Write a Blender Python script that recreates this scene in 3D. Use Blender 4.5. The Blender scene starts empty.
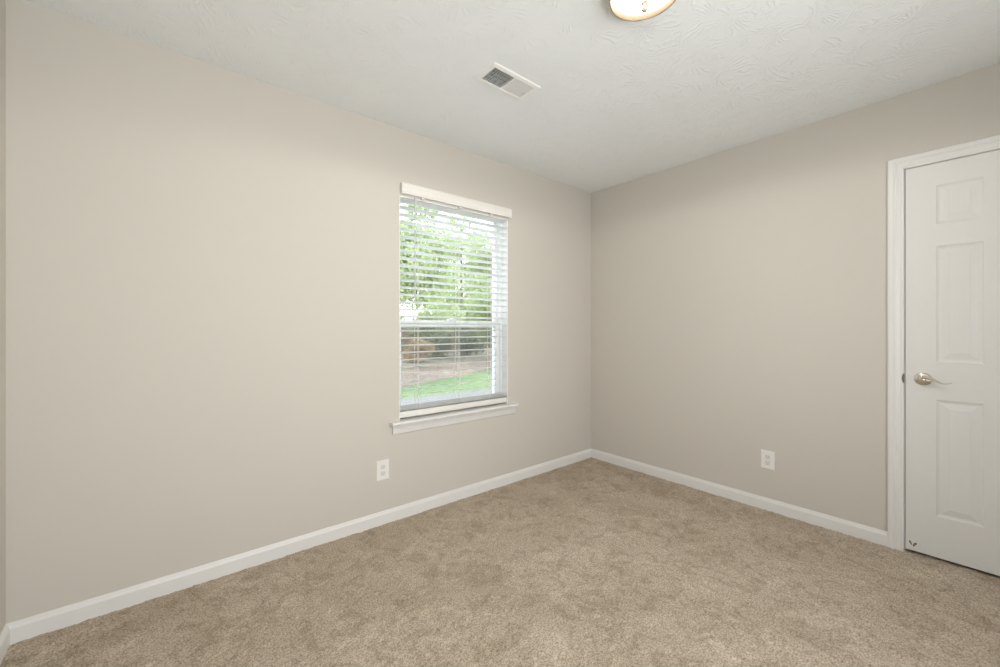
import bpy, bmesh, math, random
import numpy as np
from mathutils import Vector, Matrix
PI = math.pi
C = bpy.context.scene.collection
sc = bpy.context.scene

# ---------------------------------------------------------------- camera
cam_d = bpy.data.cameras.new('camera'); cam = bpy.data.objects.new('camera', cam_d); C.objects.link(cam)
cam_d.sensor_fit = 'HORIZONTAL'; cam_d.sensor_width = 36.0
cam_d.lens = 405.32 / 1000 * 36.0
cam_d.shift_y = -4.83 / 1000
cam_d.clip_start = 0.02; cam_d.clip_end = 300
cam.location = (-3.0387, -2.3534, 1.1857)
cam.rotation_euler = (PI / 2, 0, 0.8800 - PI / 2)
sc.camera = cam

# ---------------------------------------------------------------- view
sc.view_settings.view_transform = 'Standard'; sc.view_settings.look = 'None'
sc.view_settings.gamma = 1.0; sc.view_settings.use_curve_mapping = False
sc.view_settings.exposure = 0.0

# ---------------------------------------------------------------- sky, sun
w = bpy.data.worlds.new('sky'); sc.world = w; w.use_nodes = True
nt = w.node_tree; nt.nodes.clear()
o_ = nt.nodes.new('ShaderNodeOutputWorld'); b_ = nt.nodes.new('ShaderNodeBackground')
tc = nt.nodes.new('ShaderNodeTexCoord'); sp = nt.nodes.new('ShaderNodeSeparateXYZ'); cr = nt.nodes.new('ShaderNodeValToRGB')
nt.links.new(tc.outputs['Generated'], sp.inputs[0]); nt.links.new(sp.outputs['Z'], cr.inputs[0])
cr.color_ramp.elements[0].position = 0.0; cr.color_ramp.elements[0].color = (0.93, 0.97, 1.0, 1)
cr.color_ramp.elements[1].position = 1.0; cr.color_ramp.elements[1].color = (0.72, 0.85, 1.0, 1)
nt.links.new(cr.outputs[0], b_.inputs[0]); b_.inputs[1].default_value = 4.3
nt.links.new(b_.outputs[0], o_.inputs[0])
sun_d = bpy.data.lights.new('sun', 'SUN'); sun = bpy.data.objects.new('sun', sun_d); C.objects.link(sun)
sun_d.energy = 3.4; sun_d.angle = math.radians(8); sun_d.color = (1, 0.96, 0.88)
sun.rotation_euler = (math.radians(38), 0, math.radians(150))
sun.location = (0, 10, 12)

# fill light added outside an invented window behind the camera, brightens the room
W2 = (-3.05, -1.35, .55, 2.08)       # x0, x1, z0, z1 of that added window in the front wall
fill_d = bpy.data.lights.new('room_fill_light', 'AREA'); fill_l = bpy.data.objects.new('room_fill_light', fill_d); C.objects.link(fill_l)
fill_d.shape = 'RECTANGLE'; fill_d.size = W2[1] - W2[0] + .3; fill_d.size_y = W2[3] - W2[2] + .3
fill_d.energy = 36; fill_d.color = (1.0, 1.0, .99); fill_d.spread = math.radians(145)
fill_l.location = ((W2[0] + W2[1]) / 2, -3.15 - .20, (W2[2] + W2[3]) / 2); fill_l.rotation_euler = (PI / 2 + math.radians(16), 0, 0)

LAMP_FILL_W = 29.0         # power of the fill spot added under the lamp
LAMP_E = 15.0         # emission of the ceiling lamp's glass
H = 2.44
XL, YF = -3.499, -3.15      # left wall plane, front wall plane (behind the camera)

# ---------------------------------------------------------------- helpers
def lin(c):
    return tuple(((v / 255) / 12.92 if v / 255 <= 0.04045 else ((v / 255 + 0.055) / 1.055) ** 2.4) for v in c)

def mat(name, col, rough=0.6, metal=0.0, spec=0.3, bump=None, var=None):
    m = bpy.data.materials.new(name); m.use_nodes = True
    n = m.node_tree; p = n.nodes['Principled BSDF']
    p.inputs['Base Color'].default_value = (*col, 1); p.inputs['Roughness'].default_value = rough
    p.inputs['Metallic'].default_value = metal; p.inputs['Specular IOR Level'].default_value = spec
    t = n.nodes.new('ShaderNodeTexCoord')
    if var:
        sc_, amt = var
        nz = n.nodes.new('ShaderNodeTexNoise'); nz.inputs['Scale'].default_value = sc_; nz.inputs['Detail'].default_value = 4
        n.links.new(t.outputs['Object'], nz.inputs['Vector'])
        r = n.nodes.new('ShaderNodeValToRGB')
        r.color_ramp.elements[0].position = .3; r.color_ramp.elements[1].position = .7
        r.color_ramp.elements[0].color = (*[max(0, v * (1 - amt)) for v in col], 1)
        r.color_ramp.elements[1].color = (*[min(1, v * (1 + amt)) for v in col], 1)
        n.links.new(nz.outputs[0], r.inputs[0]); n.links.new(r.outputs[0], p.inputs['Base Color'])
    if bump:
        sc_, st, dist = bump
        nz = n.nodes.new('ShaderNodeTexNoise'); nz.inputs['Scale'].default_value = sc_; nz.inputs['Detail'].default_value = 3
        n.links.new(t.outputs['Object'], nz.inputs['Vector'])
        bp = n.nodes.new('ShaderNodeBump'); bp.inputs['Strength'].default_value = st; bp.inputs['Distance'].default_value = dist
        n.links.new(nz.outputs[0], bp.inputs['Height']); n.links.new(bp.outputs[0], p.inputs['Normal'])
    return m

def obj(name, bm, m, parent=None, smooth=False):
    me = bpy.data.meshes.new(name); bmesh.ops.recalc_face_normals(bm, faces=bm.faces[:]); bm.to_mesh(me); bm.free()
    if m: me.materials.append(m)
    if smooth:
        for f in me.polygons: f.use_smooth = True
        try: me.set_sharp_from_angle(angle=math.radians(40))
        except Exception: pass
    o = bpy.data.objects.new(name, me); C.objects.link(o)
    if parent: o.parent = parent
    return o

def struct(o): o['kind'] = 'structure'; return o

def tag(o, label, cat, group=None, kind=None):
    o['label'] = label; o['category'] = cat
    if group: o['group'] = group
    if kind: o['kind'] = kind
    return o

def empty(name, loc=(0, 0, 0), rot=(0, 0, 0)):
    o = bpy.data.objects.new(name, None); C.objects.link(o); o.location = loc; o.rotation_euler = rot
    o.empty_display_size = 0.05
    return o

def box(bm, a, b, bev=0.0):
    xs = sorted((a[0], b[0])); ys = sorted((a[1], b[1])); zs = sorted((a[2], b[2]))
    r = bmesh.ops.create_cube(bm, size=1)
    vs = r['verts']
    for v in vs:
        v.co = Vector(((xs[0] + xs[1]) / 2 + v.co.x * (xs[1] - xs[0]), (ys[0] + ys[1]) / 2 + v.co.y * (ys[1] - ys[0]), (zs[0] + zs[1]) / 2 + v.co.z * (zs[1] - zs[0])))
    if bev > 0:
        es = set(e for v in vs for e in v.link_edges)
        bmesh.ops.bevel(bm, geom=list(es), offset=bev, segments=2, profile=0.5, affect='EDGES')

def lathe(bm, prof, cx, cy, cz, n=48, axis='z', sgn=1):
    """prof: (r, h) pairs; h along the axis."""
    rings = []
    for r, h in prof:
        ring = []
        for k in range(n if r > 1e-6 else 1):
            a = 2 * PI * k / n
            u, v = r * math.cos(a), r * math.sin(a)
            if axis == 'z': p = (cx + u, cy + v, cz + h * sgn)
            elif axis == 'x': p = (cx + h * sgn, cy + u, cz + v)
            else: p = (cx + u, cy + h * sgn, cz + v)
            ring.append(bm.verts.new(p))
        rings.append(ring)
    for A, B in zip(rings, rings[1:]):
        if len(A) == 1 and len(B) == 1: continue
        for k in range(n):
            k2 = (k + 1) % n
            if len(A) == 1: bm.faces.new((A[0], B[k], B[k2]))
            elif len(B) == 1: bm.faces.new((A[k], A[k2], B[0]))
            else: bm.faces.new((A[k], A[k2], B[k2], B[k]))
    if len(rings[0]) > 1: bm.faces.new(rings[0])
    if len(rings[-1]) > 1: bm.faces.new(rings[-1])

def tube(bm, pts, radii, n=12, flat=1.0):
    pts = [Vector(p) for p in pts]
    rings = []
    for i, p in enumerate(pts):
        t = (pts[min(i + 1, len(pts) - 1)] - pts[max(i - 1, 0)]).normalized()
        ref = Vector((0, 0, 1)) if abs(t.z) < .9 else Vector((1, 0, 0))
        s = t.cross(ref).normalized(); u = s.cross(t).normalized()
        r = radii[i] if isinstance(radii, (list, tuple)) else radii
        rings.append([bm.verts.new(p + s * math.cos(2 * PI * k / n) * r * flat + u * math.sin(2 * PI * k / n) * r) for k in range(n)])
    for A, B in zip(rings, rings[1:]):
        for k in range(n): bm.faces.new((A[k], A[(k + 1) % n], B[(k + 1) % n], B[k]))
    bm.faces.new(rings[0]); bm.faces.new(rings[-1])

def extrude_profile(bm, prof, f0, f1):
    """prof: list of 2-D points; f0/f1 map one to the 3-D start and end."""
    A = [bm.verts.new(f0(*p)) for p in prof]; B = [bm.verts.new(f1(*p)) for p in prof]
    n = len(prof)
    for k in range(n): bm.faces.new((A[k], A[(k + 1) % n], B[(k + 1) % n], B[k]))
    bm.faces.new(A); bm.faces.new(B)

# ---------------------------------------------------------------- materials
WALL = (0.60, 0.566, 0.508)
M_wall = mat('warm greige wall paint', WALL, .75, spec=.2, bump=(260, .08, .002))
M_white = mat('white semi gloss paint', (.76, .75, .725), .38, spec=.4)
M_door = mat('white door paint', (.72, .71, .685), .42, spec=.4, bump=(90, .05, .001))
M_plate = mat('white plastic plate', (.80, .78, .75), .35, spec=.4)
M_vinyl = mat('white vinyl frame', (.90, .91, .91), .35, spec=.4)
M_dark = mat('dark slot', (.02, .02, .02), .8)
M_duct = mat('grey duct inside', (.32, .36, .37), .7)
M_nickel = mat('brushed nickel', (.62, .57, .49), .28, metal=1.0, bump=(400, .05, .0005))
M_pan = mat('darkened beige nickel', (.105, .080, .054), .5, metal=.1)  # ring metal darkened in colour to offset the dome's glow on it
M_ventpaint = mat('white enamel vent', (.86, .86, .84), .4)

# ceiling: slap brush texture, fans of short curved ridges
M_ceil = mat('white brushed ceiling texture', (.85, .87, .875), .8, spec=.15)
def ceiling_bump(m):
    n = m.node_tree; p = n.nodes['Principled BSDF']; N = n.nodes.new; L = n.links.new
    t = N('ShaderNodeTexCoord')
    heights = []
    for (cell, freq, off) in ((4.2, 210.0, 0.0), (5.1, 240.0, 3.7)):
        wn = N('ShaderNodeTexNoise'); wn.inputs['Scale'].default_value = 9.0; wn.inputs['Detail'].default_value = 2
        ad = N('ShaderNodeVectorMath'); ad.operation = 'ADD'; ad.inputs[1].default_value = (off, off * 1.3, 0)
        L(t.outputs['Object'], ad.inputs[0]); L(ad.outputs[0], wn.inputs['Vector'])
        sub = N('ShaderNodeVectorMath'); sub.operation = 'MULTIPLY_ADD'; sub.inputs[1].default_value = (.07, .07, 0)
        L(wn.outputs['Color'], sub.inputs[0]); L(ad.outputs[0], sub.inputs[2])
        vo = N('ShaderNodeTexVoronoi'); vo.voronoi_dimensions = '2D'; vo.feature = 'F1'; vo.inputs['Scale'].default_value = cell
        L(sub.outputs[0], vo.inputs['Vector'])
        # vector from the cell's centre
        dv = N('ShaderNodeVectorMath'); dv.operation = 'SUBTRACT'
        L(sub.outputs[0], dv.inputs[0]); L(vo.outputs['Position'], dv.inputs[1])
        s2 = N('ShaderNodeSeparateXYZ'); L(dv.outputs[0], s2.inputs[0])
        at = N('ShaderNodeMath'); at.operation = 'ARCTAN2'; L(s2.outputs[0], at.inputs[0]); L(s2.outputs[1], at.inputs[1])
        # fan of ridges: the angle round the centre, bent with the distance
        ph = N('ShaderNodeMath'); ph.operation = 'MULTIPLY'; ph.inputs[1].default_value = 26.0; L(at.outputs[0], ph.inputs[0])
        nz = N('ShaderNodeTexNoise'); nz.inputs['Scale'].default_value = 22.0; nz.inputs['Detail'].default_value = 3; L(ad.outputs[0], nz.inputs['Vector'])
        ph2 = N('ShaderNodeMath'); ph2.operation = 'MULTIPLY_ADD'; ph2.inputs[1].default_value = 10.0
        L(nz.outputs[0], ph2.inputs[0]); L(ph.outputs[0], ph2.inputs[2])
        sn = N('ShaderNodeMath'); sn.operation = 'SINE'; L(ph2.outputs[0], sn.inputs[0])
        pw = N('ShaderNodeMapRange'); pw.inputs['From Min'].default_value = 0.1; pw.inputs['From Max'].default_value = 1.0; L(sn.outputs[0], pw.inputs[0])
        # patches where the brush left paint
        nm = N('ShaderNodeTexNoise'); nm.inputs['Scale'].default_value = 11.0; nm.inputs['Detail'].default_value = 2
        ad2 = N('ShaderNodeVectorMath'); ad2.operation = 'ADD'; ad2.inputs[1].default_value = (7, 3, 0); L(ad.outputs[0], ad2.inputs[0]); L(ad2.outputs[0], nm.inputs['Vector'])
        mr = N('ShaderNodeMapRange'); mr.inputs['From Min'].default_value = .46; mr.inputs['From Max'].default_value = .62; L(nm.outputs[0], mr.inputs[0])
        mu = N('ShaderNodeMath'); mu.operation = 'MULTIPLY'; L(pw.outputs[0], mu.inputs[0]); L(mr.outputs[0], mu.inputs[1])
        ds = N('ShaderNodeMapRange'); ds.inputs['From Min'].default_value = 0.02; ds.inputs['From Max'].default_value = 0.06; L(vo.outputs['Distance'], ds.inputs[0])
        mu2 = N('ShaderNodeMath'); mu2.operation = 'MULTIPLY'; L(mu.outputs[0], mu2.inputs[0]); L(ds.outputs[0], mu2.inputs[1])
        heights.append(mu2)
    mx = N('ShaderNodeMath'); mx.operation = 'MAXIMUM'; L(heights[0].outputs[0], mx.inputs[0]); L(heights[1].outputs[0], mx.inputs[1])
    fine = N('ShaderNodeTexNoise'); fine.inputs['Scale'].default_value = 60; fine.inputs['Detail'].default_value = 4; L(t.outputs['Object'], fine.inputs['Vector'])
    ma = N('ShaderNodeMath'); ma.operation = 'MULTIPLY_ADD'; ma.inputs[1].default_value = .35; L(fine.outputs[0], ma.inputs[0]); L(mx.outputs[0], ma.inputs[2])
    bp = N('ShaderNodeBump'); bp.inputs['Strength'].default_value = .46; bp.inputs['Distance'].default_value = .004
    L(ma.outputs[0], bp.inputs['Height']); L(bp.outputs[0], p.inputs['Normal'])
ceiling_bump(M_ceil)

# carpet
M_carpet = bpy.data.materials.new('beige cut pile carpet'); M_carpet.use_nodes = True
def carpet(m):
    n = m.node_tree; p = n.nodes['Principled BSDF']; N = n.nodes.new; L = n.links.new
    p.inputs['Roughness'].default_value = .95; p.inputs['Specular IOR Level'].default_value = .05
    t = N('ShaderNodeTexCoord')
    def noise(scale, det, rough, dist=0.0):
        z = N('ShaderNodeTexNoise'); z.inputs['Scale'].default_value = scale; z.inputs['Detail'].default_value = det
        z.inputs['Roughness'].default_value = rough; z.inputs['Distortion'].default_value = dist
        L(t.outputs['Object'], z.inputs['Vector']); return z.outputs[0]
    def ramp(src, p0, c0, p1, c1):
        z = N('ShaderNodeValToRGB'); e = z.color_ramp.elements
        e[0].position = p0; e[0].color = (*c0, 1); e[1].position = p1; e[1].color = (*c1, 1); L(src, z.inputs[0]); return z.outputs[0]
    def mul(a, b):
        z = N('ShaderNodeMix'); z.data_type = 'RGBA'; z.blend_type = 'MULTIPLY'; z.inputs[0].default_value = 1.0
        L(a, z.inputs[6]); L(b, z.inputs[7]); return z.outputs[2]
    c = ramp(noise(2.6, 3, .5, .5), .35, (.495, .413, .322), .62, (.555, .472, .378))
    c = mul(c, mul(ramp(noise(9, 4, .6, 1.5), .38, (.83, .82, .79), .50, (1.0, 1.0, 1.0)), ramp(noise(6.3, 3, .5, 2.0), .56, (1.0, 1.0, 1.0), .61, (1.10, 1.11, 1.12))))      # foot and vacuum marks in the pile
    fine = noise(150, 3, .8)
    c = mul(c, ramp(fine, .36, (.47, .44, .40), .57, (1.09, 1.09, 1.09)))
    L(c, p.inputs['Base Color'])
    bp = N('ShaderNodeBump'); bp.inputs['Strength'].default_value = .45; bp.inputs['Distance'].default_value = .003
    L(fine, bp.inputs['Height']); L(bp.outputs[0], p.inputs['Normal'])
carpet(M_carpet)

# ---------------------------------------------------------------- room shell
M_vinyl_ = M_vinyl
T = .16
OX0, OX1, OZ0, OZ1 = -1.908, -1.014, 0.598, 2.056          # window opening
DY0, DY1, DZ = -2.0685, -2.712, 2.036                       # door opening (rough, jambs inside)
bm = bmesh.new()
box(bm, (XL - T, 0, -.1), (OX0, T, H + .1)); box(bm, (OX1, 0, -.1), (T, T, H + .1))
box(bm, (OX0, 0, -.1), (OX1, T, OZ0)); box(bm, (OX0, 0, OZ1), (OX1, T, H + .1))
struct(obj('wall_back', bm, M_wall))
bm = bmesh.new()
box(bm, (0, 0, -.1), (.12, DY0 + .012, H + .1)); box(bm, (0, DY1, -.1), (.12, YF, H + .1)); box(bm, (0, DY0 + .012, DZ + .006), (.12, DY1, H + .1))
struct(obj('wall_right', bm, M_wall))
bm = bmesh.new(); box(bm, (XL - T, 0, -.1), (XL, YF, H + .1)); struct(obj('wall_left', bm, M_wall))
bm = bmesh.new()
box(bm, (XL - T, YF - T, -.1), (W2[0], YF, H + .1)); box(bm, (W2[1], YF - T, -.1), (.12, YF, H + .1))
box(bm, (W2[0], YF - T, -.1), (W2[1], YF, W2[2])); box(bm, (W2[0], YF - T, W2[3]), (W2[1], YF, H + .1))
struct(obj('wall_front', bm, M_wall))
bm = bmesh.new()
for a, b in ((W2[0], W2[0] + .05), (W2[1] - .05, W2[1]), (sum(W2[:2]) / 2 - .04, sum(W2[:2]) / 2 + .04)): box(bm, (a, YF - .12, W2[2]), (b, YF - .04, W2[3]))
for a, b in ((W2[2], W2[2] + .06), (W2[3] - .05, W2[3]), (1.28, 1.32)): box(bm, (W2[0], YF - .12, a), (W2[1], YF - .04, b))
box(bm, (W2[0] - .06, YF - .04, W2[2] - .02), (W2[1] + .06, YF + .05, W2[2]))
struct(obj('added_window', bm, M_vinyl_))  # unseen window, added as the opening for the fill light
# unseen closet walls added behind the door to keep its gaps dark
bm = bmesh.new()
box(bm, (.12, -1.9, -.1), (.9, -1.8, H + .1)); box(bm, (.12, -3.0, -.1), (.9, -2.9, H + .1)); box(bm, (.9, -3.0, -.1), (1.0, -1.8, H + .1))
struct(obj('closet_light_block', bm, M_wall))
# ceiling with the hole for the air duct
VX0, VX1, VY0, VY1 = -1.822, -1.562, -.845, -.728
bm = bmesh.new()
cx0, cx1, cy0, cy1 = XL - T, 1.0, YF - T, T
box(bm, (cx0, cy0, H), (VX0, cy1, H + .1)); box(bm, (VX1, cy0, H), (cx1, cy1, H + .1))
box(bm, (VX0, cy0, H), (VX1, VY0, H + .1)); box(bm, (VX0, VY1, H), (VX1, cy1, H + .1))
struct(obj('ceiling', bm, M_ceil))
bm = bmesh.new(); box(bm, (XL - T, YF - T, -.25), (1.0, T, -.02)); struct(obj('floor_slab', bm, mat('concrete slab', (.3, .3, .3), .9)))

# carpet: a fine displaced grid
def make_carpet():
    rng = np.random.default_rng(5)
    st = .0065
    x0, x1, y0, y1 = XL - .002, .62, YF - .002, .002
    nx, ny = int((x1 - x0) / st), int((y1 - y0) / st)
    xs = np.linspace(x0, x1, nx); ys = np.linspace(y0, y1, ny)
    X, Y = np.meshgrid(xs, ys)
    def smooth(a, k):
        for _ in range(k):
            a = (a + np.roll(a, 1, 0) + np.roll(a, -1, 0) + np.roll(a, 1, 1) + np.roll(a, -1, 1)) / 5
        return a
    def norm(a): return (a - a.mean()) / a.std()
    z = norm(rng.standard_normal(X.shape)) * .0011 + norm(smooth(rng.standard_normal(X.shape), 2)) * .0009 + norm(smooth(rng.standard_normal(X.shape), 40)) * .0007
    jx = rng.uniform(-.45, .45, X.shape) * st; jy = rng.uniform(-.45, .45, X.shape) * st
    P = np.stack([X + jx, Y + jy, z], -1).reshape(-1, 3).astype(np.float32)
    P[:, 0] = np.clip(P[:, 0], x0, x1); P[:, 1] = np.clip(P[:, 1], y0, y1)
    idx = np.arange(nx * ny).reshape(ny, nx)
    # the carpet fills the room and runs through the doorway under the door
    keep = ~((X[:-1, :-1] > -.001) & ~((Y[:-1, :-1] < DY0 + .004) & (Y[:-1, :-1] > DY1)))
    q = np.stack([idx[:-1, :-1], idx[:-1, 1:], idx[1:, 1:], idx[1:, :-1]], -1)[keep].reshape(-1, 4)
    me = bpy.data.meshes.new('floor')
    me.vertices.add(len(P)); me.vertices.foreach_set('co', P.ravel())
    me.loops.add(q.size); me.loops.foreach_set('vertex_index', q.ravel().astype(np.int32))
    me.polygons.add(len(q)); me.polygons.foreach_set('loop_start', np.arange(0, q.size, 4, dtype=np.int32))
    me.update(calc_edges=True)
    me.materials.append(M_carpet)
    o = bpy.data.objects.new('floor', me); C.objects.link(o); return struct(o)
make_carpet()

# baseboards
BP = [(0, -.015), (.0125, -.015), (.0125, .058), (.0105, .063), (.0085, .066), (.0065, .073), (.004, .078), (0, .078)]
def baseboard(name, f):
    bm = bmesh.new()
    for g0, g1 in f: extrude_profile(bm, BP, g0, g1)
    o = obj(name, bm, M_white); return struct(o)
baseboard('baseboard_back', [(lambda d, z: (XL + d * 0, -d, z), lambda d, z: (-d, -d, z))])
baseboard('baseboard_right', [(lambda d, z: (-d, -d, z), lambda d, z: (-d, -1.998, z)), (lambda d, z: (-d, -2.776, z), lambda d, z: (-d, YF + d, z))])
baseboard('baseboard_left', [(lambda d, z: (XL + d, -d, z), lambda d, z: (XL + d, YF + d, z))])
baseboard('baseboard_front', [(lambda d, z: (XL + d, YF + d, z), lambda d, z: (-d, YF + d, z))])

# ---------------------------------------------------------------- door casing, jambs (trim_1)
# profile across the casing: (distance outward from the inner edge, thickness off the wall)
CP = [(0, 0), (0, .010), (.003, .0125), (.009, .0125), (.012, .0105), (.016, .0105), (.022, .0125), (.030, .0155), (.033, .0140), (.036, .0140), (.041, .0175), (.059, .0175), (.0635, .0145), (.0635, 0)]
KY0, KY1, KZ = -2.0615, -2.7225, 2.034
def casing():
    bm = bmesh.new()
    st = []
    for (y, z, sy, sz) in ((KY0, -.015, 1, 0), (KY0, KZ, 1, 1), (KY1, KZ, -1, 1), (KY1, -.015, -1, 0)):
        st.append([bm.verts.new((-d, y + sy * u, z + sz * u)) for u, d in CP])
    n = len(CP)
    for A, B in zip(st, st[1:]):
        for k in range(n): bm.faces.new((A[k], A[(k + 1) % n], B[(k + 1) % n], B[k]))
    bm.faces.new(st[0]); bm.faces.new(st[-1])
    # jambs lining the opening and the stop
    box(bm, (.0, DY0 + .006, -.015), (.12, DY0 + .012, DZ + .006)); box(bm, (.0, DY1, -.015), (.12, DY1 + .006, DZ)); box(bm, (.0, DY0 + .006, DZ), (.12, DY1, DZ + .006))
    box(bm, (.042, DY0 + .006, -.015), (.077, DY0 - .010, DZ)); box(bm, (.040, DY0, DZ), (.075, DY1, DZ - .012)); box(bm, (.040, DY1, -.015), (.075, DY1 + .012, DZ))
    return struct(obj('trim_1', bm, M_white))
tr = casing()
bm = bmesh.new()   # rounded strike plate whose lip curls out beside the lever
prof = []
for k in range(13):
    a = -PI / 2 + PI * k / 12
    prof.append((math.cos(a) * .010, .922 + math.sin(a) * .027))
extrude_profile(bm, prof, lambda u, z: (-.0135, -2.0625 + u, z), lambda u, z: (-.0105, -2.0625 + u, z))
sp_ = obj('strike_plate', bm, mat('nickel with dark reflection', (.20, .16, .12), .5, metal=.6), tr); sp_['label'] = 'brushed nickel strike plate on the jamb'  # nickel colour darkened to stand in for a dark reflection

# ---------------------------------------------------------------- door_1
SY0, SY1, SZ0, SZ1 = -2.0650, -2.7030, .016, 2.0333
panels_y = [(-2.177, -2.3345), (-2.4455, -2.603)]
panels_z = [(.226, .822), (1.015, 1.608), (1.72, 1.918)]
def door():
    bm = bmesh.new()
    xf, xb = .003, .038
    ys = sorted([SY0, SY1] + [v for p in panels_y for v in p], reverse=True)
    zs = sorted([SZ0, SZ1] + [v for p in panels_z for v in p])
    # (inset, depth): sticking groove, flat moat, raised field
    RP = [(0, 0), (.004, .0035), (.010, .0065), (.016, .0075), (.021, .0065), (.036, .0030), (.0425, .0015), (.044, .0005)]
    vc = {}
    def V(x, y, z):
        k = (round(x, 5), round(y, 5), round(z, 5))
        if k not in vc: vc[k] = bm.verts.new((x, y, z))
        return vc[k]
    for face, sgn in ((xf, 1), (xb, -1)):
        for i in range(len(ys) - 1):
            for j in range(len(zs) - 1):
                a, b, c, d = ys[i], ys[i + 1], zs[j], zs[j + 1]
                isp = any(abs(a - p[0]) < 1e-6 for p in panels_y) and any(abs(c - q[0]) < 1e-6 for q in panels_z)
                if not isp:
                    bm.faces.new([V(face, a, c), V(face, b, c), V(face, b, d), V(face, a, d)])
                else:
                    prev = None
                    for ins, dep in RP:
                        x = face + sgn * dep
                        R = [V(x, a - ins, c + ins), V(x, b + ins, c + ins), V(x, b + ins, d - ins), V(x, a - ins, d - ins)]
                        if prev:
                            for k in range(4): bm.faces.new([prev[k], prev[(k + 1) % 4], R[(k + 1) % 4], R[k]])
                        prev = R
                    bm.faces.new(prev)
    for i in range(len(ys) - 1):
        for z in (SZ0, SZ1): bm.faces.new([V(xf, ys[i], z), V(xf, ys[i + 1], z), V(xb, ys[i + 1], z), V(xb, ys[i], z)])
    for j in range(len(zs) - 1):
        for y in (SY0, SY1): bm.faces.new([V(xf, y, zs[j]), V(xf, y, zs[j + 1]), V(xb, y, zs[j + 1]), V(xb, y, zs[j])])
    return struct(obj('door_1', bm, M_door))
dr = door()
bm = bmesh.new()
LY, LZ = -2.131, .924
lathe(bm, [(.0001, 0), (.0325, 0), (.0325, .003), (.0315, .006), (.028, .009), (.019, .0115), (.0125, .013), (.0115, .030), (.0125, .036), (.0135, .041), (.012, .046), (.008, .049), (.0001, .050)], .003, LY, LZ, 40, 'x', -1)
hd = obj('door_handle', bm, M_nickel, dr, True); hd['label'] = 'brushed nickel lever handle'
bm = bmesh.new()
pts, rr = [], []
for k in range(25):
    t = k / 24
    y = LY + .002 - .104 * t
    z = LZ + float(np.interp(t, [0, .2, .4, .6, .8, 1.0], [.012, .011, .003, -.009, -.014, -.006]))
    x = -.040 - .012 * math.sin(t * PI * .5)
    pts.append((x, y, z)); rr.append(.0100 - .0068 * min(1, t * 1.5))
tube(bm, pts, rr, 14, 1.2)
obj('lever', bm, M_nickel, hd, True)
# chipped paint by the foot of the door
M_chip = mat('bare chipped wood fibre', (.20, .16, .11), .9)
bm = bmesh.new()
for cy_, cz_, w_, h_, r_ in ((-2.0845, .054, .004, .013, -.4), (-2.100, .050, .005, .014, .5)):
    vs = []
    for k in range(9):
        a = 2 * PI * k / 9; q = 1 + .25 * math.sin(k * 2.3)
        u, v = math.cos(a) * w_ * q, math.sin(a) * h_ * q
        vs.append((cy_ + u * math.cos(r_) - v * math.sin(r_), cz_ + u * math.sin(r_) + v * math.cos(r_)))
    extrude_profile(bm, vs, lambda y, z: (.0025, y, z), lambda y, z: (.0035, y, z))
ch = obj('paint_chip', bm, M_chip, dr); ch['label'] = 'small dark paint chips near the bottom corner'

# ---------------------------------------------------------------- window_1
# white lining boards and vinyl frame
bm = bmesh.new()
box(bm, (OX0, .001, OZ0), (OX0 + .004, .07, OZ1)); box(bm, (OX1, .001, OZ0), (OX1 - .004, .07, OZ1)); box(bm, (OX0, .001, OZ1 - .004), (OX1, .07, OZ1))
for y0, y1, k in ((.07, .075, .014), (.075, .112, .018), (.112, .15, .014), (.15, T + .012, .022)):
    box(bm, (OX0, y0, OZ0), (OX0 + k, y1, OZ1)); box(bm, (OX1, y0, OZ0), (OX1 - k, y1, OZ1))
    box(bm, (OX0 + k, y0, OZ1), (OX1 - k, y1, OZ1 - k * .7)); box(bm, (OX0 + k, y0, OZ0), (OX1 - k, y1, OZ0 + k))
win = struct(obj('window_1', bm, M_vinyl))
M_glass = bpy.data.materials.new('clear window glass'); M_glass.use_nodes = True
def glassmat(m):
    n = m.node_tree; n.nodes.clear(); N = n.nodes.new; L = n.links.new
    o = N('ShaderNodeOutputMaterial'); tr_ = N('ShaderNodeBsdfTransparent'); tr_.inputs[0].default_value = (.97, .99, .98, 1)
    g = N('ShaderNodeBsdfGlossy'); g.inputs['Roughness'].default_value = .02; mx = N('ShaderNodeMixShader')
    fr = N('ShaderNodeFresnel'); fr.inputs[0].default_value = 1.3
    L(fr.outputs[0], mx.inputs[0]); L(tr_.outputs[0], mx.inputs[1]); L(g.outputs[0], mx.inputs[2]); L(mx.outputs[0], o.inputs[0])
glassmat(M_glass)
def sash(name, x0, x1, z0, z1, y0, y1, bot, top, side):
    bm = bmesh.new()
    def bar(a, b): box(bm, a, b, .003)
    bar((x0, y0, z0), (x0 + side, y1, z1)); bar((x1 - side, y0, z0), (x1, y1, z1))
    bar((x0 + side - .002, y0, z0), (x1 - side + .002, y1, z0 + bot)); bar((x0 + side - .002, y0, z1 - top), (x1 - side + .002, y1, z1))
    s = obj(name, bm, M_vinyl, win)
    bm = bmesh.new(); ym = (y0 + y1) / 2
    box(bm, (x0 + side - .004, ym - .002, z0 + bot - .004), (x1 - side + .004, ym + .002, z1 - top + .004))
    obj('pane', bm, M_glass, s); return s
ls = sash('lower_sash', OX0 + .014, OX1 - .020, OZ0 + .020, 1.243, .079, .108, .050, .040, .036)
us = sash('upper_sash', OX0 + .014, OX1 - .014, 1.195, OZ1 - .014, .114, .146, .042, .022, .024)
bm = bmesh.new(); box(bm, (-1.50, .062, 1.243), (-1.44, .100, 1.252), .002); box(bm, (-1.485, .066, 1.25), (-1.455, .085, 1.262), .003)
obj('sash_lock', bm, M_vinyl, ls)
M_screen = bpy.data.materials.new('fine grey insect mesh'); M_screen.use_nodes = True
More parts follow.
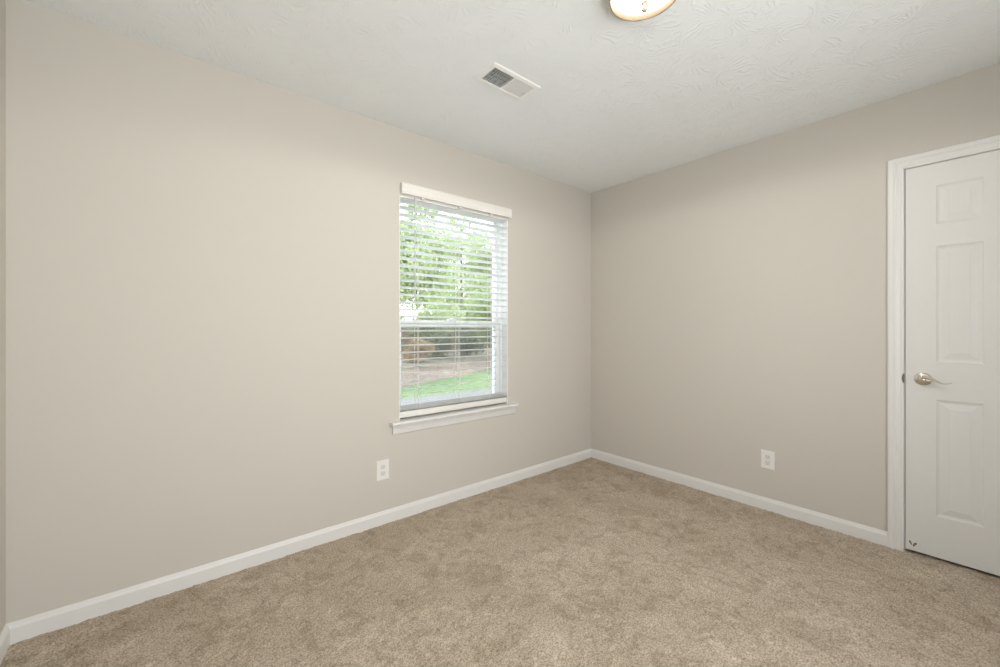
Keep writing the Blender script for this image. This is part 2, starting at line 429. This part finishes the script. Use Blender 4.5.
def screenmat(m):
    n = m.node_tree; n.nodes.clear(); N = n.nodes.new; L = n.links.new
    o = N('ShaderNodeOutputMaterial'); tr_ = N('ShaderNodeBsdfTransparent'); df = N('ShaderNodeBsdfDiffuse'); df.inputs[0].default_value = (.22, .22, .23, 1)
    mx = N('ShaderNodeMixShader'); mx.inputs[0].default_value = .30
    L(tr_.outputs[0], mx.inputs[1]); L(df.outputs[0], mx.inputs[2]); L(mx.outputs[0], o.inputs[0])
screenmat(M_screen)
bm = bmesh.new(); box(bm, (OX0 + .03, .155, OZ0 + .03), (OX1 - .03, .1555, 1.24))
obj('insect_screen', bm, M_screen, win)
# stool and apron
bm = bmesh.new()
SP = [(0, .611), (-.046, .611), (-.050, .609), (-.0525, .604), (-.052, .598), (-.049, .593), (-.045, .590), (-.045, .588), (0, .588)]
extrude_profile(bm, SP, lambda y, z: (-1.976, y, z), lambda y, z: (-.950, y, z))
box(bm, (OX0 + .004, -.002, .588), (OX1 - .004, .079, .611))
obj('window_sill', bm, M_white, win)
bm = bmesh.new()
AP = [(0, .588), (-.020, .588), (-.020, .578), (-.016, .575), (-.0145, .568), (-.0145, .553), (-.012, .550), (-.012, .545), (-.010, .535), (-.006, .530), (0, .529)]
extrude_profile(bm, AP, lambda y, z: (-1.958, y, z), lambda y, z: (-.978 + .03, y, z))
obj('apron', bm, M_white, win)

# ---------------------------------------------------------------- venetian blind
M_slat = bpy.data.materials.new('white faux wood slat'); M_slat.use_nodes = True
def slatmat(m):
    n = m.node_tree; p = n.nodes['Principled BSDF']; N = n.nodes.new; L = n.links.new
    p.inputs['Base Color'].default_value = (.91, .92, .92, 1); p.inputs['Roughness'].default_value = .4
    t = N('ShaderNodeBsdfTranslucent'); t.inputs[0].default_value = (.95, .96, .95, 1)
    mx = N('ShaderNodeMixShader'); mx.inputs[0].default_value = .55
    L(p.outputs[0], mx.inputs[1]); L(t.outputs[0], mx.inputs[2]); L(mx.outputs[0], n.nodes['Material Output'].inputs[0])
slatmat(M_slat)
M_cord = mat('white woven cord', (.80, .80, .78), .7)
M_rail = mat('white blind rail', (.78, .76, .71), .45)
BX0, BX1 = OX0 + .006, OX1 - .006
BYC, BYW = .033, .025
blind = tag(empty('window_blind', ((BX0 + BX1) / 2, 0, 0)), 'white horizontal venetian blind hung open inside the window', 'blind')
bx_ = blind.location.x
def shift(bm):
    for v in bm.verts: v.co.x -= bx_
    return bm
def slat_bm():
    bm = bmesh.new(); prof = []
    tilt = math.radians(9.0)
    for k in range(9):
        u = -1 + 2 * k / 8; prof.append((u * BYW, .0018 * (1 - u * u) + .0016))
    for k in range(8, -1, -1):
        u = -1 + 2 * k / 8; prof.append((u * BYW, .0018 * (1 - u * u) - .0016))
    prof = [(y * math.cos(tilt) + z * math.sin(tilt), -y * math.sin(tilt) + z * math.cos(tilt)) for y, z in prof]
    extrude_profile(bm, prof, lambda y, z: (BX0, BYC + y, z), lambda y, z: (BX1, BYC + y, z)); return shift(bm)
z = 2.003; first = None
zs_ = []
while z > .725: zs_.append(z); z -= .0462
zs_ += [.6950, .6890, .6830, .6770, .6710]
for z in zs_:
    if first is None: first = obj('slat', slat_bm(), M_slat, blind, True); s = first
    else: s = first.copy(); C.objects.link(s); s.parent = blind
    s.location.z = z
bm = bmesh.new(); box(bm, (BX0, .008, .622), (BX1, .058, .660), .004); obj('bottom_rail', shift(bm), M_rail, blind, True)
bm = bmesh.new(); box(bm, (BX0, .004, 2.014), (BX1, .060, 2.051), .003); obj('headrail', shift(bm), M_plate, blind)
bm = bmesh.new()   # valance with its two returns
VP = [(-.018, 2.029), (-.030, 2.029), (-.031, 2.034), (-.029, 2.038), (-.031, 2.043), (-.031, 2.083), (-.029, 2.087), (-.031, 2.092), (-.029, 2.096), (-.018, 2.096)]
extrude_profile(bm, VP, lambda y, z: (-1.906, y, z), lambda y, z: (-1.002, y, z))
box(bm, (-1.906, -.018, 2.031), (-1.894, -.0005, 2.094)); box(bm, (-1.014, -.018, 2.031), (-1.002, -.0005, 2.094))
obj('valance', shift(bm), M_rail, blind)
for xc in (-1.772, -1.452, -1.165):
    bm = bmesh.new()
    for yy in (BYC - BYW - .0012, BYC + BYW + .0012): tube(bm, [(xc, yy, .65), (xc, yy, 2.02)], .0012, 6)
    for z in zs_[:-5]: tube(bm, [(xc, BYC - BYW - .001, z - .001), (xc, BYC + BYW + .001, z - .004)], .0006, 5)
    tube(bm, [(xc + .006, BYC, .66), (xc + .006, BYC, 2.02)], .0009, 6)
    obj('ladder_cord', shift(bm), M_cord, blind)
bm = bmesh.new(); tube(bm, [(-1.803, .000, 2.025), (-1.803, -.006, 2.0), (-1.803, -.006, 1.40)], .0035, 6)
lathe(bm, [(.0001, 0), (.005, .002), (.005, .03), (.0035, .034), (.0001, .035)], -1.803, -.006, 1.385, 8)
M_wand = mat('clear grey plastic wand', (.62, .63, .64), .25)
wd = obj('tilt_wand', shift(bm), M_wand, blind); wd['label'] = 'thin grey tilt wand'
for xc in (-1.75, -1.46, -1.19):    # small clips holding the valance
    bm = bmesh.new(); box(bm, (xc - .012, -.018, 2.021), (xc + .012, .010, 2.033), .002); obj('valance_clip', shift(bm), M_plate, blind)

# ---------------------------------------------------------------- wall outlets
def outlet(name, loc, rz, label):
    t = tag(empty(name, loc, (0, 0, rz)), label, 'outlet', 'electrical outlets')
    bm = bmesh.new()          # plate in its local x-z plane, facing -y
    ring = [(.0400, .0), (.0400, .003), (.0385, .0050), (.0360, .0060)]
    prev = None
    for hw, d in ring:
        R = [bm.verts.new((sx * hw, -d, sz * (hw + .0195))) for sx, sz in ((-1, -1), (1, -1), (1, 1), (-1, 1))]
        if prev:
            for k in range(4): bm.faces.new([prev[k], prev[(k + 1) % 4], R[(k + 1) % 4], R[k]])
        prev = R
    bm.faces.new(prev); obj('cover_plate', bm, M_plate, t)
    bm = bmesh.new(); lathe(bm, [(.0001, 0), (.0032, 0), (.0032, .0008), (.002, .0014), (.0001, .0014)], 0, -.006, 0, 14, 'y', -1); obj('screw', bm, M_plate, t)
    for sz in (-1, 1):
        bm = bmesh.new(); cz = sz * .0195; pr = []
        for k in range(28):
            a = 2 * PI * k / 28; x = max(-.0155, min(.0155, math.cos(a) * .0172)); pr.append((x, cz + max(-.0140, min(.0140, math.sin(a) * .0172))))
        extrude_profile(bm, pr, lambda x, z: (x, -.0055, z), lambda x, z: (x, -.0075, z))
        r = obj('receptacle', bm, M_plate2, t)
        bm = bmesh.new()
        box(bm, (-.0075, -.0072, cz - .001), (-.0050, -.0078, cz + .0075)); box(bm, (.0050, -.0072, cz), (.0072, -.0078, cz + .007))
        lathe(bm, [(.0001, 0), (.0027, 0), (.0027, .0006), (.0001, .0006)], 0, -.0072, cz - .0065, 12, 'y', -1)
        obj('slot', bm, M_dark2, r)
    return t
M_plate2 = mat('white plastic receptacle', (.70, .69, .68), .4)
M_dark2 = mat('grey brown slot', (.34, .31, .28), .8)
outlet('electrical_outlet', (-2.019, 0, .327), 0, 'white outlet plate on the wall below left of the window')
outlet('electrical_outlet', (0, -1.427, .328), -PI / 2, 'white outlet plate on the wall to the left of the door')

# ---------------------------------------------------------------- ceiling vent
vent = tag(empty('ceiling_vent', (-1.692, -.7865, H)), 'white metal louvered air vent in the ceiling', 'vent')
def vsh(bm):
    for v in bm.verts: v.co -= Vector((-1.692, -.7865, H))
    return bm
fx0, fx1, fy0, fy1 = -1.847, -1.537, -.869, -.704
bm = bmesh.new()
prev = None
for ins, d in ((0, 0), (0, .002), (.004, .005), (.022, .007), (.0265, .0055), (.0265, -.004)):
    R = [bm.verts.new((x, y, H - d)) for x, y in ((fx0 + ins, fy0 + ins), (fx1 - ins, fy0 + ins), (fx1 - ins, fy1 - ins), (fx0 + ins, fy1 - ins))]
    if prev:
        for k in range(4): bm.faces.new([prev[k], prev[(k + 1) % 4], R[(k + 1) % 4], R[k]])
    prev = R
box(bm, (-1.6945, fy0 + .026, H - .0065), (-1.6895, fy1 - .026, H + .006))
obj('frame', vsh(bm), M_ventpaint, vent)
bm = bmesh.new()
a, b = (VX0 + .001, VY0 + .001), (VX1 - .001, VY1 - .001)
box(bm, (a[0], a[1], H + .0), (a[0] + .002, b[1], H + .098)); box(bm, (b[0] - .002, a[1], H), (b[0], b[1], H + .098))
box(bm, (a[0], a[1], H), (b[0], a[1] + .002, H + .098)); box(bm, (a[0], b[1] - .002, H), (b[0], b[1], H + .098)); box(bm, (a[0], a[1], H + .096), (b[0], b[1], H + .098))
obj('duct', vsh(bm), M_duct, vent)
def louver(xc, lean):
    bm = bmesh.new()
    y0, y1 = fy0 + .0262, fy1 - .0262
    c, s = math.cos(lean), math.sin(lean)
    L_, th = .0068, .0005
    pr = [(-L_, -th), (L_, -th), (L_, th), (-L_, th)]
    pr = [(u * c - v * s, u * s + v * c) for u, v in pr]
    extrude_profile(bm, pr, lambda u, v: (xc + u, y0, H - .001 + v), lambda u, v: (xc + u, y1, H - .001 + v))
    return vsh(bm)
NL = 11
for k in range(NL):
    if k < 9:
        xa = fx0 + .0265 + (k + .5) * (.1260 / 9)
        obj('slat', louver(xa, math.radians(70)), M_ventpaint, vent)
    xb_ = -1.689 + (k + .5) * (.1255 / NL)
    obj('slat', louver(xb_, math.radians(-60)), M_ventpaint, vent)
M_damp = mat('galvanised damper', (.75, .79, .80), .5, metal=.0)
for k in range(4):
    yk = fy0 + .038 + k * .030
    bm = bmesh.new(); lean = math.radians(60)
    pr = [(-.011, -.0005), (.011, -.0005), (.011, .0005), (-.011, .0005)]
    pr = [(u * math.cos(lean) - v * math.sin(lean), u * math.sin(lean) + v * math.cos(lean)) for u, v in pr]
    extrude_profile(bm, pr, lambda u, v: (fx0 + .03, yk + u, H + .022 + v), lambda u, v: (fx1 - .03, yk + u, H + .022 + v))
    obj('damper_blade', vsh(bm), M_damp, vent)
bm = bmesh.new(); box(bm, (-1.578, -.800, H - .018), (-1.574, -.786, H - .002), .001); box(bm, (-1.582, -.803, H - .0205), (-1.570, -.783, H - .017), .001)
obj('damper_lever', vsh(bm), M_ventpaint, vent)

# ---------------------------------------------------------------- ceiling lamp
LX, LYc = -1.686, -1.548
lamp = tag(empty('ceiling_lamp', (LX, LYc, H)), 'lit white glass dome lamp with beige metal ring on the ceiling', 'lamp')
bm = bmesh.new()
lathe(bm, [(.0001, 0), (.1235, 0), (.1265, .010), (.1265, .030), (.125, .036), (.1240, .036), (.1240, .002), (.0001, .002)], 0, 0, 0, 72, 'z', -1)
obj('metal_ring', bm, mat('satin beige metal ring', (.52, .44, .34), .4, metal=.3), lamp, True)
bm = bmesh.new()
lathe(bm, [(.0001, .003), (.1238, .003), (.1238, .036), (.1215, .037), (.1190, .034), (.1165, .012), (.0001, .012)], 0, 0, 0, 72, 'z', -1)
obj('inner_rim', bm, M_pan, lamp, True)
M_lampglass = bpy.data.materials.new('glowing frosted glass'); M_lampglass.use_nodes = True
p = M_lampglass.node_tree.nodes['Principled BSDF']
p.inputs['Base Color'].default_value = (.95, .93, .88, 1); p.inputs['Emission Color'].default_value = (1, .88, .72, 1); p.inputs['Emission Strength'].default_value = LAMP_E
bm = bmesh.new()
gp = [(.0001, .013), (.1145, .013), (.1145, .020)]
for k in range(1, 15):
    a = k / 14; gp.append((max(.0001, .1145 * (1 - a)), .020 + .036 * (1 - (1 - a) ** 2)))
lathe(bm, gp, 0, 0, 0, 72, 'z', -1)
obj('glass_dome', bm, M_lampglass, lamp, True)
bm = bmesh.new(); lathe(bm, [(.0001, .055), (.012, .055), (.013, .065), (.008, .069), (.006, .073), (.010, .079), (.012, .085), (.009, .092), (.0001, .096)], 0, 0, 0, 24, 'z', -1)
obj('finial', bm, mat('satin tan metal', (.55, .45, .36), .5), lamp, True)
# downward spot added below the finial to brighten walls and floor
bl_d = bpy.data.lights.new('lamp_fill_spot', 'SPOT'); bl = bpy.data.objects.new('lamp_fill_spot', bl_d); C.objects.link(bl)
bl_d.spot_size = math.radians(176); bl_d.spot_blend = .15; bl_d.shadow_soft_size = .10; bl_d.energy = LAMP_FILL_W; bl_d.color = (1, .95, .89)
bl.location = (LX, LYc, 2.325)

# ---------------------------------------------------------------- outdoors
G = -.45
def ground(name, f_y0, f_y1, z, m, x0=-8, x1=45, n=60):
    bm = bmesh.new(); A = []; B = []
    for k in range(n + 1):
        x = x0 + (x1 - x0) * k / n
        A.append(bm.verts.new((x, f_y0(x), z))); B.append(bm.verts.new((x, f_y1(x), z)))
    for k in range(n): bm.faces.new((A[k], A[k + 1], B[k + 1], B[k]))
    r = bmesh.ops.extrude_face_region(bm, geom=bm.faces[:])
    for v in r['geom']:
        if isinstance(v, bmesh.types.BMVert): v.co.z -= .15
    return struct(obj(name, bm, m))
M_grass = mat('lawn', (.25, .34, .15), .9, var=(14, .35), bump=(120, .5, .02))
M_mulch = mat('brown mulch and leaf litter', (.42, .31, .25), .95, var=(6, .3), bump=(60, .6, .03))
M_path = mat('grey concrete', (.30, .285, .28), .9, var=(3, .08))
gedge = lambda x: 8.02 + .49 * (x - 1.95) if x > 1.95 else 8.02 + .1 * (x - 1.95)
medge = lambda x: 11.84 + .62 * (x - 3.8) if x > 3.8 else 11.84 + .2 * (x - 3.8)
ground('concrete_path', lambda x: T + .02, lambda x: 6.30, G + .01, M_path)
ground('lawn', lambda x: 6.30, gedge, G, M_grass)
ground('mulch_bed', gedge, medge, G + .01, M_mulch)
ground('woodland_ground', medge, lambda x: 60, G - .0, mat('shaded woodland floor', (.34, .29, .22), .95, var=(2, .3)), x1=70)

def leafmat(name, col, tr=.4):
    m = mat(name, col, .6, var=(1.2, .35)); n = m.node_tree
    t = n.nodes.new('ShaderNodeBsdfTranslucent'); t.inputs[0].default_value = (*[min(1, c * 1.25) for c in col], 1)
    mx = n.nodes.new('ShaderNodeMixShader'); mx.inputs[0].default_value = tr
    n.links.new(n.nodes['Principled BSDF'].outputs[0], mx.inputs[1]); n.links.new(t.outputs[0], mx.inputs[2]); n.links.new(mx.outputs[0], n.nodes['Material Output'].inputs[0])
    return m
M_leafA = leafmat('fresh green leaves', (.39, .45, .25)); M_leafB = leafmat('dull green leaves', (.40, .40, .28)); M_leafC = leafmat('tan orange leaves', (.62, .48, .33))
M_bark = mat('grey brown bark', (.22, .17, .13), .9, var=(8, .3))

def leaves(rng, blobs, n, size):
    P = []; F = []
    wts = np.array([b[3] ** 2 for b in blobs]); wts /= wts.sum()
    pick = rng.choice(len(blobs), n, p=wts)
    for i in range(n):
        bx, by, bz, br = blobs[pick[i]]
        d = rng.standard_normal(3); d /= np.linalg.norm(d)
        c = np.array([bx, by, bz]) + d * br * rng.uniform(.35, 1) ** .6 * np.array([1, 1, .75])
        a = rng.standard_normal(3); a /= np.linalg.norm(a); b = np.cross(a, rng.standard_normal(3)); b /= np.linalg.norm(b)
        s = size * rng.uniform(.6, 1.3); k = len(P)
        P += [c - a * s, c + b * s * .5, c + a * s, c - b * s * .5]; F.append((k, k + 1, k + 2, k + 3))
    return P, F

def tree_mesh(seed, hgt, trunk_r, crown_lo, n, size):
    rng = np.random.default_rng(seed)
    bm = bmesh.new(); blobs = []
    lean = rng.uniform(-.4, .4, 2)
    tp = [(lean[0] * t * t, lean[1] * t * t, hgt * .85 * t) for t in np.linspace(0, 1, 8)]
    tube(bm, tp, [trunk_r * (1 - .8 * t) for t in np.linspace(0, 1, 8)], 8)
    for k in range(16):
        t = crown_lo / hgt + (1 - crown_lo / hgt) * (k / 16) * .85
        a = rng.uniform(0, 2 * PI); L_ = hgt * rng.uniform(.16, .30) * (1.1 - .5 * t)
        s = np.array([lean[0] * t * t, lean[1] * t * t, hgt * .85 * t]); e = s + np.array([math.cos(a) * L_, math.sin(a) * L_, L_ * rng.uniform(.2, .7)])
        m_ = (s + e) / 2 + np.array([0, 0, -.08 * L_])
        tube(bm, [s, m_, e], [trunk_r * .35, trunk_r * .22, trunk_r * .08], 6)
        blobs.append((*e, hgt * rng.uniform(.08, .14))); blobs.append((*((m_ + e) / 2), hgt * .08))
    blobs.append((lean[0], lean[1], hgt * .9, hgt * .12))
    P, F = leaves(rng, blobs, n, size)
    tm = bpy.data.meshes.new('trunk'); bm.to_mesh(tm); bm.free(); tm.materials.append(M_bark)
    lm = bpy.data.meshes.new('crown'); lm.from_pydata([tuple(p) for p in P], [], F); lm.update()
    return tm, lm
TM = [tree_mesh(1, 10.5, .16, 1.1, 15000, .12), tree_mesh(2, 9.5, .13, 1.1, 14000, .12), tree_mesh(3, 12.0, .20, .9, 17000, .14)]
crowns = {}
def tree(k, x, y, rz, s, m, label):
    t = tag(empty('tree', (x, y, G - .02), (0, 0, rz)), label, 'tree', 'trees outside the window'); t.scale = (s, s, s)
    o = bpy.data.objects.new('trunk', TM[k][0]); C.objects.link(o); o.parent = t
    key = (k, m.name)
    if key not in crowns:
        me = TM[k][1].copy(); me.materials.clear(); me.materials.append(m); crowns[key] = me
    o = bpy.data.objects.new('crown', crowns[key]); C.objects.link(o); o.parent = t
rnd = random.Random(4)
TL = 'leafy green tree seen through the upper half of the blind'
for (k, s_, y, sc_) in ((0, .475, 13.4, .8), (1, .86, 13.6, .8), (0, .68, 20.5, .95), (2, .34, 23.5, .75), (1, .96, 21.5, .9), (2, .59, 28, .8), (0, .46, 28.5, .6), (1, .77, 31.5, 1.1), (0, 1.42, 14.5, .75)):
    tree(k, -3.04 + s_ * (y + 2.35), y, rnd.uniform(0, 6), sc_, M_leafA, TL)
def shrub_mesh(seed, n, size):
    rng = np.random.default_rng(seed); bl = [(rng.uniform(-.8, .8), rng.uniform(-.6, .6), rng.uniform(.4, 1.5), rng.uniform(.4, .7)) for _ in range(9)]
    P, F = leaves(rng, bl, n, size); lm = bpy.data.meshes.new('shrub'); lm.from_pydata([tuple(p) for p in P], [], F); lm.update(); return lm
SM = [shrub_mesh(11, 3500, .09), shrub_mesh(12, 3500, .09)]
SC = {}
for i, (s_, y, sc_, m) in enumerate(((.44, 18.3, 1.2, M_leafB), (.53, 15.8, .62, M_leafC), (.60, 17.6, 1.2, M_leafB), (.72, 17.8, .95, M_leafB), (.31, 17, 1.2, M_leafB))):
    key = (i % 2, m.name)
    if key not in SC:
        me = SM[i % 2].copy(); me.materials.clear(); me.materials.append(m); SC[key] = me
    o = bpy.data.objects.new('shrub', SC[key]); C.objects.link(o); o.location = (-3.04 + s_ * (y + 2.35), y, G); o.rotation_euler.z = rnd.uniform(0, 6); o.scale = (sc_,) * 3
    if m is M_leafC: tag(o, 'tan orange shrub outside seen at the left of the lower window sash', 'shrub')
    else: tag(o, 'dull green shrub behind the mulch bed outside the window', 'shrub', 'green shrubs outside the window')
# brown board fence behind
M_fence = mat('weathered tan fence boards', (.46, .32, .23), .9, var=(5, .2))
fn = tag(empty('fence', (-3.04 + .8 * 24.4, 24.0, G)), 'tan wooden board fence beyond the lawn at the right of the lower window sash', 'fence')
bm = bmesh.new()
for k in range(60):
    x = -8 + k * .16; box(bm, (x, -.011, .05), (x + .15, .011, 1.78 + .02 * ((k * 7) % 3)))
for zz in (.35, 1.45): box(bm, (-8, .011, zz), (1.6, .05, zz + .09))
obj('boards', bm, M_fence, fn)
for k in range(5):
    bm = bmesh.new(); box(bm, (-8 + k * 2.4, .05, -.1), (-7.91 + k * 2.4, .14, 1.85)); obj('post', bm, M_fence, fn)
